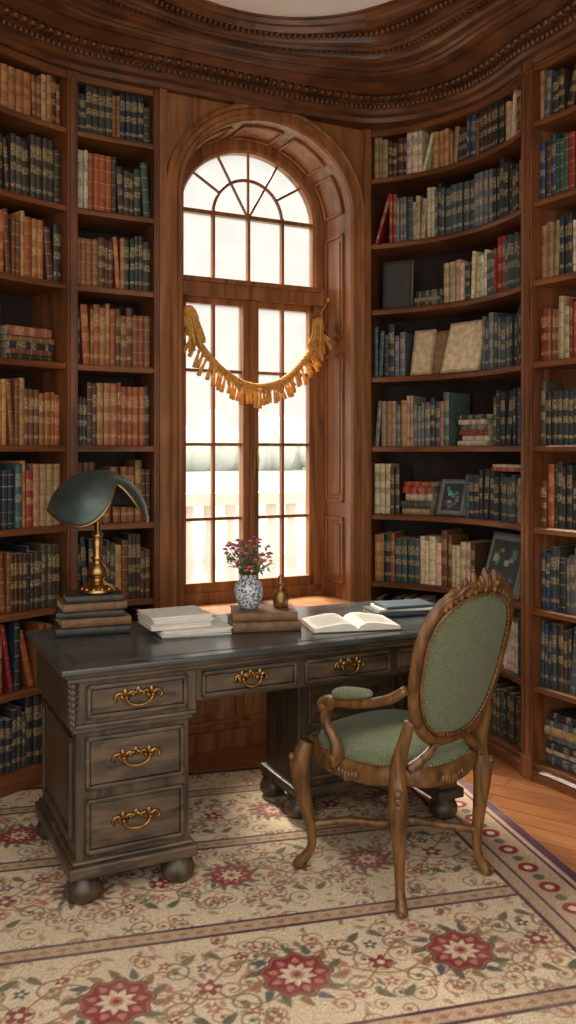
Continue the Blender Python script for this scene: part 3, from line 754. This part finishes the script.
for j in range(19):
    f=j/18; ring=[]
    for k in range(nn_):
        th=2*math.pi*k/nn_; pm=math.acos(max(-.05,1-min(rimdrop(th),DM*1.02)/DM)); phi=max(.02,f*pm)
        rr_=RM*math.sin(phi)**.92; z=APX-DM*(1-math.cos(phi))
        ring.append((rr_*math.cos(th),rr_*math.sin(th)*.92,z))
    rings.append(ring)
mb.loft(rings,cap=False); 
mb.ell((0,0,APX-.003),(.02,.02,.006),14,6)
fin(mb,'shade',SHADE,lamp,smooth=True,solid=.003)
mb=MB(); mb.tube(rings[-1],.0045,8,closed=True)
fin(mb,'shade_rim',BRASSD,lamp,smooth=True)
def sheets(name,px,py,l,w,cnt,rz,z0,parent=None,t=.004,seed=1):
    g_=random.Random(seed); mb=MB()
    x,y=W2(px,py)
    for i in range(cnt):
        M=Matrix.Translation((g_.uniform(-.006,.006),g_.uniform(-.006,.006),z0+i*t))@Matrix.Rotation(rz+g_.uniform(-.05,.05),4,'Z')
        mb.box(-l/2,l/2,-w/2,w/2,0,t*.86,M)
    return fin(mb,name,PAPER,loc=(x,y,TZ+.0005))
sheets('paper_stack',190,631,.26,.21,6,.36,0,seed=2)
sheets('paper_stack',175,631,.23,.19,8,.44,.0255,t=.006,seed=3)
cx2,cy2=W2(263,627)
st2=empty('book_stack',(cx2,cy2,TZ)); zz=.0003
for i,(l,w,t,rz,mt) in enumerate([(.26,.19,.038,.20,BRNB),(.245,.17,.034,.14,BRNB)]):
    hardback('book_%d'%(i+1),mt,0,0,zz,l,w,t,rz,st2); zz+=t+.0004
VZ=TZ+zz+.0003
vs_=empty('flower_vase',(cx2-.055,cy2-.005,VZ)); vs_.scale=(1.15,1.15,1.12)
m,nt,b=newmat('blue_white_porcelain'); L=nt.links.new
tc=N(nt,'ShaderNodeTexCoord'); vo=N(nt,'ShaderNodeTexVoronoi'); vo.inputs['Scale'].default_value=110; L(tc.outputs['Object'],vo.inputs['Vector'])
r=ramp(nt,[(0,lin((60,72,90))),(.35,lin((96,108,124))),(.6,lin((206,208,204)))],'LINEAR'); L(vo.outputs['Distance'],r.inputs[0]); L(r.outputs[0],b.inputs['Base Color']); b.inputs['Roughness'].default_value=.2
mb=MB(); mb.lathe([(.026,0),(.03,.003),(.040,.022),(.049,.048),(.050,.066),(.044,.086),(.031,.100),(.026,.106),(.028,.114),(.032,.118),(.028,.118),(.022,.108)],28); fin(mb,'vase',m,vs_,smooth=True)
fg=random.Random(5)
gm_=MB();pk=MB();wh=MB();pu=MB()
for i in range(70):
    a=fg.uniform(0,6.28);rr0=fg.uniform(.0,.018); sp=fg.uniform(.01,.085); h=.112+fg.uniform(.015,.135)*(1-sp*3.5)
    tip=Vector((math.cos(a)*sp,math.sin(a)*sp,h+.015)); p0=Vector((math.cos(a)*rr0,math.sin(a)*rr0,.10))
    gm_.tube([p0,p0.lerp(tip,.5)+Vector((0,0,.015)),tip],.0012,5)
    for j in range(3):
        q0=p0.lerp(tip,fg.uniform(.4,.95)); M=Matrix.Rotation(fg.uniform(0,6.28),4,'Z')@Matrix.Rotation(fg.uniform(-1,1),4,'Y')
        gm_.ell(q0+Vector((fg.uniform(-.01,.01),fg.uniform(-.01,.01),0)),(.014,.0045,.0015),6,4,M)
    if i%5==3: continue
    t_=[pk,pk,pu,wh,pk][i%5]; sz=fg.uniform(.7,1.1)
    for k in range(6):
        an=k*math.pi/3; t_.ell(tip+Vector((math.cos(an)*.006*sz,math.sin(an)*.006*sz,.001*(k%2))),(.0055*sz,.0055*sz,.0035*sz),6,4)
    t_.ell(tip+Vector((0,0,.003)),(.004,.004,.004),6,4)
    if i%6==1: wh.ell(tip+Vector((.006,-.004,-.012)),(.006,.006,.005),6,4)
fin(gm_,'stems_and_leaves',plain('leaf_green',(124,134,72),.7,0,.3,40,.1,0,.3),vs_,smooth=True)
fin(pk,'pink_flowers',plain('petal_pink',(214,104,136),.7,0,.2,40,.1,0,.3),vs_,smooth=True)
fin(pu,'purple_flowers',plain('petal_purple',(166,92,150),.7,0,.2,40,.1,0,.3),vs_,smooth=True)
fin(wh,'cream_flowers',plain('petal_cream',(232,206,130),.7,0,.1,40,.1,0,.3),vs_,smooth=True)
mb=MB(); mb.lathe([(.026,0),(.029,.004),(.031,.03),(.030,.052),(.020,.066),(.010,.074),(.009,.088),(.014,.090),(.014,.097),(.008,.099),(.010,.107),(.010,.118),(.004,.126)],24)
fin(mb,'decorative_bottle',plain('copper_bottle',(150,110,70),.35,.8,.25,60,.3),loc=(cx2+.068,cy2+.02,VZ),smooth=True)
ox,oy=W2(350,626)
ob_=empty('open_book',(ox,oy,TZ+.0005),math.radians(12))
mb=MB(); mb.box(-.175,.175,-.115,.115,0,.003); fin(mb,'cover',BRNB,ob_,bevel=.001)
mb=MB()
for s in(-1,1):
    prof_=[(0,.010),(.012,.022),(.035,.031),(.07,.031),(.11,.025),(.15,.019),(.168,.015)]
    rings=[]
    for x,z in prof_: rings.append([(s*x,-.11,.0032),(s*x,-.11,z),(s*x,.11,z),(s*x,.11,.0032)])
    mb.loft(rings)
fin(mb,'pages',PAPER,ob_,smooth=False)
ln=MB()
for s in(-1,1):
    for i in range(14):
        y=.085-i*.0125
        for (xa,za,xb,zb) in((.035,.0313,.07,.0313),(.07,.0313,.11,.0253),(.11,.0253,.15,.0193)):
            ln.add([(s*xa,y,za+.0002),(s*xb,y,zb+.0002),(s*xb,y-.003,zb+.0002),(s*xa,y-.003,za+.0002)],[(0,1,2,3)])
fin(ln,'printed_lines',plain('ink',(130,120,108),.9),ob_)
fx,fy=W2(392,613)
st3=empty('book_stack',(fx,fy,TZ)); hardback('book_1',BLB,0.03,0.01,.0003,.27,.16,.020,.30,st3); hardback('book_2',PAPER,.045,.005,.021,.24,.15,.010,.16,st3); hardback('book_3',BLB,.05,.0,.0316,.22,.14,.012,.34,st3)
# ---------------------------------------------------------------- chair
CX,CY=.376,2.995
ch=empty('upholstered_armchair',(CX,CY,.0125),math.radians(40)); S=.96
ch.scale=(S,S,.97)
def cm(pts,k=5): return catmull(pts,k)
fm=MB()
def limb(pts,k=5,n=12,sc=(1,1)):
    q=cm(pts,k); fm.tube([p[:3] for p in q],[max(.002,p[3]) for p in q],n,sc=sc)
for s in(-1,1):
    limb([(s*.212,-.195,.45,.026),(s*.216,-.203,.40,.031),(s*.218,-.208,.34,.032),(s*.212,-.204,.26,.026),(s*.204,-.198,.16,.020),(s*.202,-.199,.08,.0165),(s*.210,-.210,.035,.019),(s*.220,-.224,.012,.021),(s*.222,-.226,.002,.018)])
    limb([(s*.235,.225,.45,.026),(s*.246,.236,.40,.034),(s*.252,.242,.345,.036),(s*.244,.234,.26,.028),(s*.226,.216,.16,.020),(s*.222,.212,.08,.0165),(s*.238,.230,.035,.020),(s*.252,.245,.012,.022),(s*.255,.248,.002,.018)])
    for (x,y) in((s*.242,-.228),(s*.276,.258)):
        for i in range(8): fm.ell((x*(1-.012*i),y*(1-.012*i),.395-i*.024),(.015-.0013*i,.015-.0013*i,.015),8,5)
    for (x,y) in((s*.226,-.231),(s*.255,.25)):
        for k in range(-1,2): 
            fm.ell((x+k*.011,y,.012),(.009,.014,.011),8,5)
def outline(sc,z,n=48,ins=0):
    r=[]
    for k in range(n):
        a=2*math.pi*k/n; c_,s_=math.cos(a),math.sin(a); e=.62
        x=math.copysign(abs(c_)**e,c_); y=math.copysign(abs(s_)**e,s_)
        hw=.232+.025*y; r.append(Vector((x*(hw-ins)*sc,(y*(.235-ins)+.0)*sc+ (.018*(1-x*x) if y>0 else 0)*max(0,y),z)))
    return r
rail=outline(1,.42); n=len(rail)
for i,p in enumerate(rail):
    a=2*math.pi*i/n; p.z=.418+.010*math.cos(4*a)*-1
fm.tube(rail,.028,12,closed=True,sc=(.75,1.25))
fm.tube([Vector((p.x*1.04,p.y*1.04,p.z-.018)) for p in rail],.008,8,closed=True)
for (x,y) in((0,.275),(0,-.25),(.255,0),(-.255,0)):
    for k in range(-3,4):
        dx,dy=(k*.016,0) if x==0 else (0,k*.016)
        fm.ell((x+dx,y+dy,.395+.004*abs(k)),(.011,.011,.02-.002*abs(k)),7,5)
TH=math.radians(13)
def bk(a,b,o=0):
    wrap=.030*(1-(a/.25)**2)
    y0=-.205-wrap; z0=.505
    return Vector((a,y0-b*math.sin(TH)-.05*b*b+o*math.cos(TH),z0+b*math.cos(TH)+o*math.sin(TH)))
def ringab(t,k=1):
    s_,c_=math.sin(t),math.cos(t); e=.70
    w=(.220+.034*s_)*math.copysign(abs(c_)**e,c_); h=(.258+(.018*(1-abs(c_))**2 if s_>0 else 0))*math.copysign(abs(s_)**.80,s_)
    return w*k,.285+h*k
nR=72
rg=[bk(*ringab(2*math.pi*i/nR)) for i in range(nR)]
fm.tube(rg,.018,12,closed=True,sc=(1.1,1.0),up=(0,1,0))
rg2=[bk(*ringab(2*math.pi*i/nR,1.06)) for i in range(nR)]; fm.tube(rg2,.008,8,closed=True,up=(0,1,0))
rg3=[bk(*ringab(2*math.pi*i/nR,.92),-.015) for i in range(nR)]; fm.tube(rg3,.005,7,closed=True,up=(0,1,0))
for s in(-1,1):
    p=bk(s*.202,.12); q=bk(s*.210,.05)
    limb([(p.x,p.y,p.z,.018),(q.x,q.y,q.z,.021),(s*.212,-.20,.47,.027),(s*.213,-.20,.42,.029)])
    limb([(s*.05,bk(s*.05,.035).y,bk(0,.035).z,.012),(s*.12,-.235,.49,.016),(s*.18,-.215,.455,.018)])
    p=bk(s*.242,.235)
    limb([(p.x,p.y,p.z,.018),(s*.258,-.215,.700,.019),(s*.266,-.14,.672,.019),(s*.268,-.05,.652,.020),(s*.270,.03,.640,.021),(s*.270,.075,.634,.023),(s*.268,.10,.618,.022),(s*.266,.095,.598,.017),(s*.266,.075,.598,.010)],5,12,(1.2,.85))
    limb([(s*.268,.06,.628,.019),(s*.272,.085,.585,.018),(s*.268,.075,.54,.018),(s*.262,.045,.50,.020),(s*.258,.04,.46,.024),(s*.252,.06,.42,.026)])
    fm.ell((s*.29,.085,.615),(.008,.016,.016),10,6); fm.ell((s*.272,.06,.445),(.016,.03,.022),8,6)
for k in range(-6,7):
    t=math.pi/2-k*.10; a,b_=ringab(t,1.05)
    h=.040*math.exp(-(k/3.0)**2)
    p=bk(a,b_+h*.35); M=Matrix.Rotation(k*.14,4,'Y')
    fm.ell(p,(.015,.011,.010+h*.55),8,6,M)
    p=bk(a*.95,b_-.02,-.014); fm.ell(p,(.011,.008,.012),8,5,M)
for k in range(-3,4):
    p=bk(k*.016,.285+.276+.022-abs(k)*.008,-.006); fm.ell(p,(.010,.012,.028-abs(k)*.005),8,6,Matrix.Rotation(k*.32,4,'Y'))
for s in(-1,1):
    pts=[]
    for i in range(14):
        t=i/13; a=s*(.05+.15*t); b_=.285+.280-.09*t*t*t+.010*math.sin(t*9); p=bk(a,b_,-.012); pts.append((p.x,p.y,p.z))
    fm.tube(pts,[.010-.005*i/13 for i in range(14)],8)
limb([(-.208,-.20,.15,.013),(-.12,-.13,.165,.014),(-.05,-.02,.17,.015),(.0,.0,.17,.017),(.05,.02,.17,.015),(.12,.13,.165,.014),(.225,.215,.15,.013)])
limb([(.208,-.20,.15,.013),(.12,-.13,.165,.014),(.05,-.02,.17,.015),(.0,.0,.17,.017),(-.05,.02,.17,.015),(-.12,.13,.165,.014),(-.225,.215,.15,.013)])
fm.ell((0,0,.195),(.022,.022,.018),12,8)
fin(fm,'carved_frame',CHW,ch,smooth=True)
mb=MB(); mb.loft([outline(sc,z) for sc,z in((.94,.425),(1.0,.440),(1.01,.458),(.985,.478),(.92,.493),(.78,.505),(.55,.512),(.25,.516),(.05,.517))]); fin(mb,'seat_cushion',FAB,ch,smooth=True)
mb=MB()
for sg in(-1,1):
    rings=[]
    for f,o in((.95,.008),(.88,.018),(.74,.025),(.5,.031),(.25,.034),(.03,.035)):
        rings.append([bk(*ringab(2*math.pi*i/nR,f),o*sg*(1 if sg>0 else .6)) for i in range(nR)])
    mb.loft(rings,cap=True)
fin(mb,'back_upholstery',FAB,ch,smooth=True)
mb=MB()
for s in(-1,1):
    q=cm([(s*.262,-.13,.690,.006),(s*.265,-.11,.694,.020),(s*.268,-.04,.682,.027),(s*.270,.02,.670,.025),(s*.270,.045,.662,.008)],5)
    mb.tube([p[:3] for p in q],[p[3] for p in q],14,sc=(1.1,.75))
fin(mb,'arm_pads',FAB,ch,smooth=True)
mb=MB()
for i in range(nR*1):
    p=bk(*ringab(2*math.pi*(i+.5)/nR,.895),-.016); mb.ell(p,(.0032,.0032,.0032),6,4)
for p in outline(1.022,.452,110): mb.ell(p,(.0035,.0035,.0035),6,4)
fin(mb,'nailheads',BRASSD,ch,smooth=True)
# ---------------------------------------------------------------- light
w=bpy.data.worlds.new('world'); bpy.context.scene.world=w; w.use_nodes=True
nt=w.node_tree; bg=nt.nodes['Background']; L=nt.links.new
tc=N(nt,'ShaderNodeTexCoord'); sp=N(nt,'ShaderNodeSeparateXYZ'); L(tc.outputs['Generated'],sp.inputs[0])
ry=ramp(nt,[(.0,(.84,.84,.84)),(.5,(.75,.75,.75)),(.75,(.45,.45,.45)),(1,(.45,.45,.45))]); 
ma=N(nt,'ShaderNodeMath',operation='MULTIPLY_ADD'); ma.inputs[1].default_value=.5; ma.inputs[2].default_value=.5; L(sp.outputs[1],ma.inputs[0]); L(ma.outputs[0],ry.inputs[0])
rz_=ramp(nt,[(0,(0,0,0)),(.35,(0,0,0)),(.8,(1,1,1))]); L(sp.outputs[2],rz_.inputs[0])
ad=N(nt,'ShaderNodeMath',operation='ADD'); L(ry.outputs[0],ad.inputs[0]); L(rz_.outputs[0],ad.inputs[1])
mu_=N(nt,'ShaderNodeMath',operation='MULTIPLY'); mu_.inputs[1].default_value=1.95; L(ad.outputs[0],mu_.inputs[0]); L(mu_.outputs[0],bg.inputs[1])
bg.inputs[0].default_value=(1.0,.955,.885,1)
su=bpy.data.lights.new('sun','SUN'); su.energy=23; su.angle=math.radians(26); su.color=(1,.91,.78)
so=bpy.data.objects.new('sun',su); link(so)
d=Vector((.36,-.56,-.74)).normalized(); so.rotation_euler=d.to_track_quat('-Z','Y').to_euler()
sc=bpy.context.scene
sc.view_settings.view_transform='Standard'; sc.view_settings.look='None'; sc.view_settings.exposure=0.05
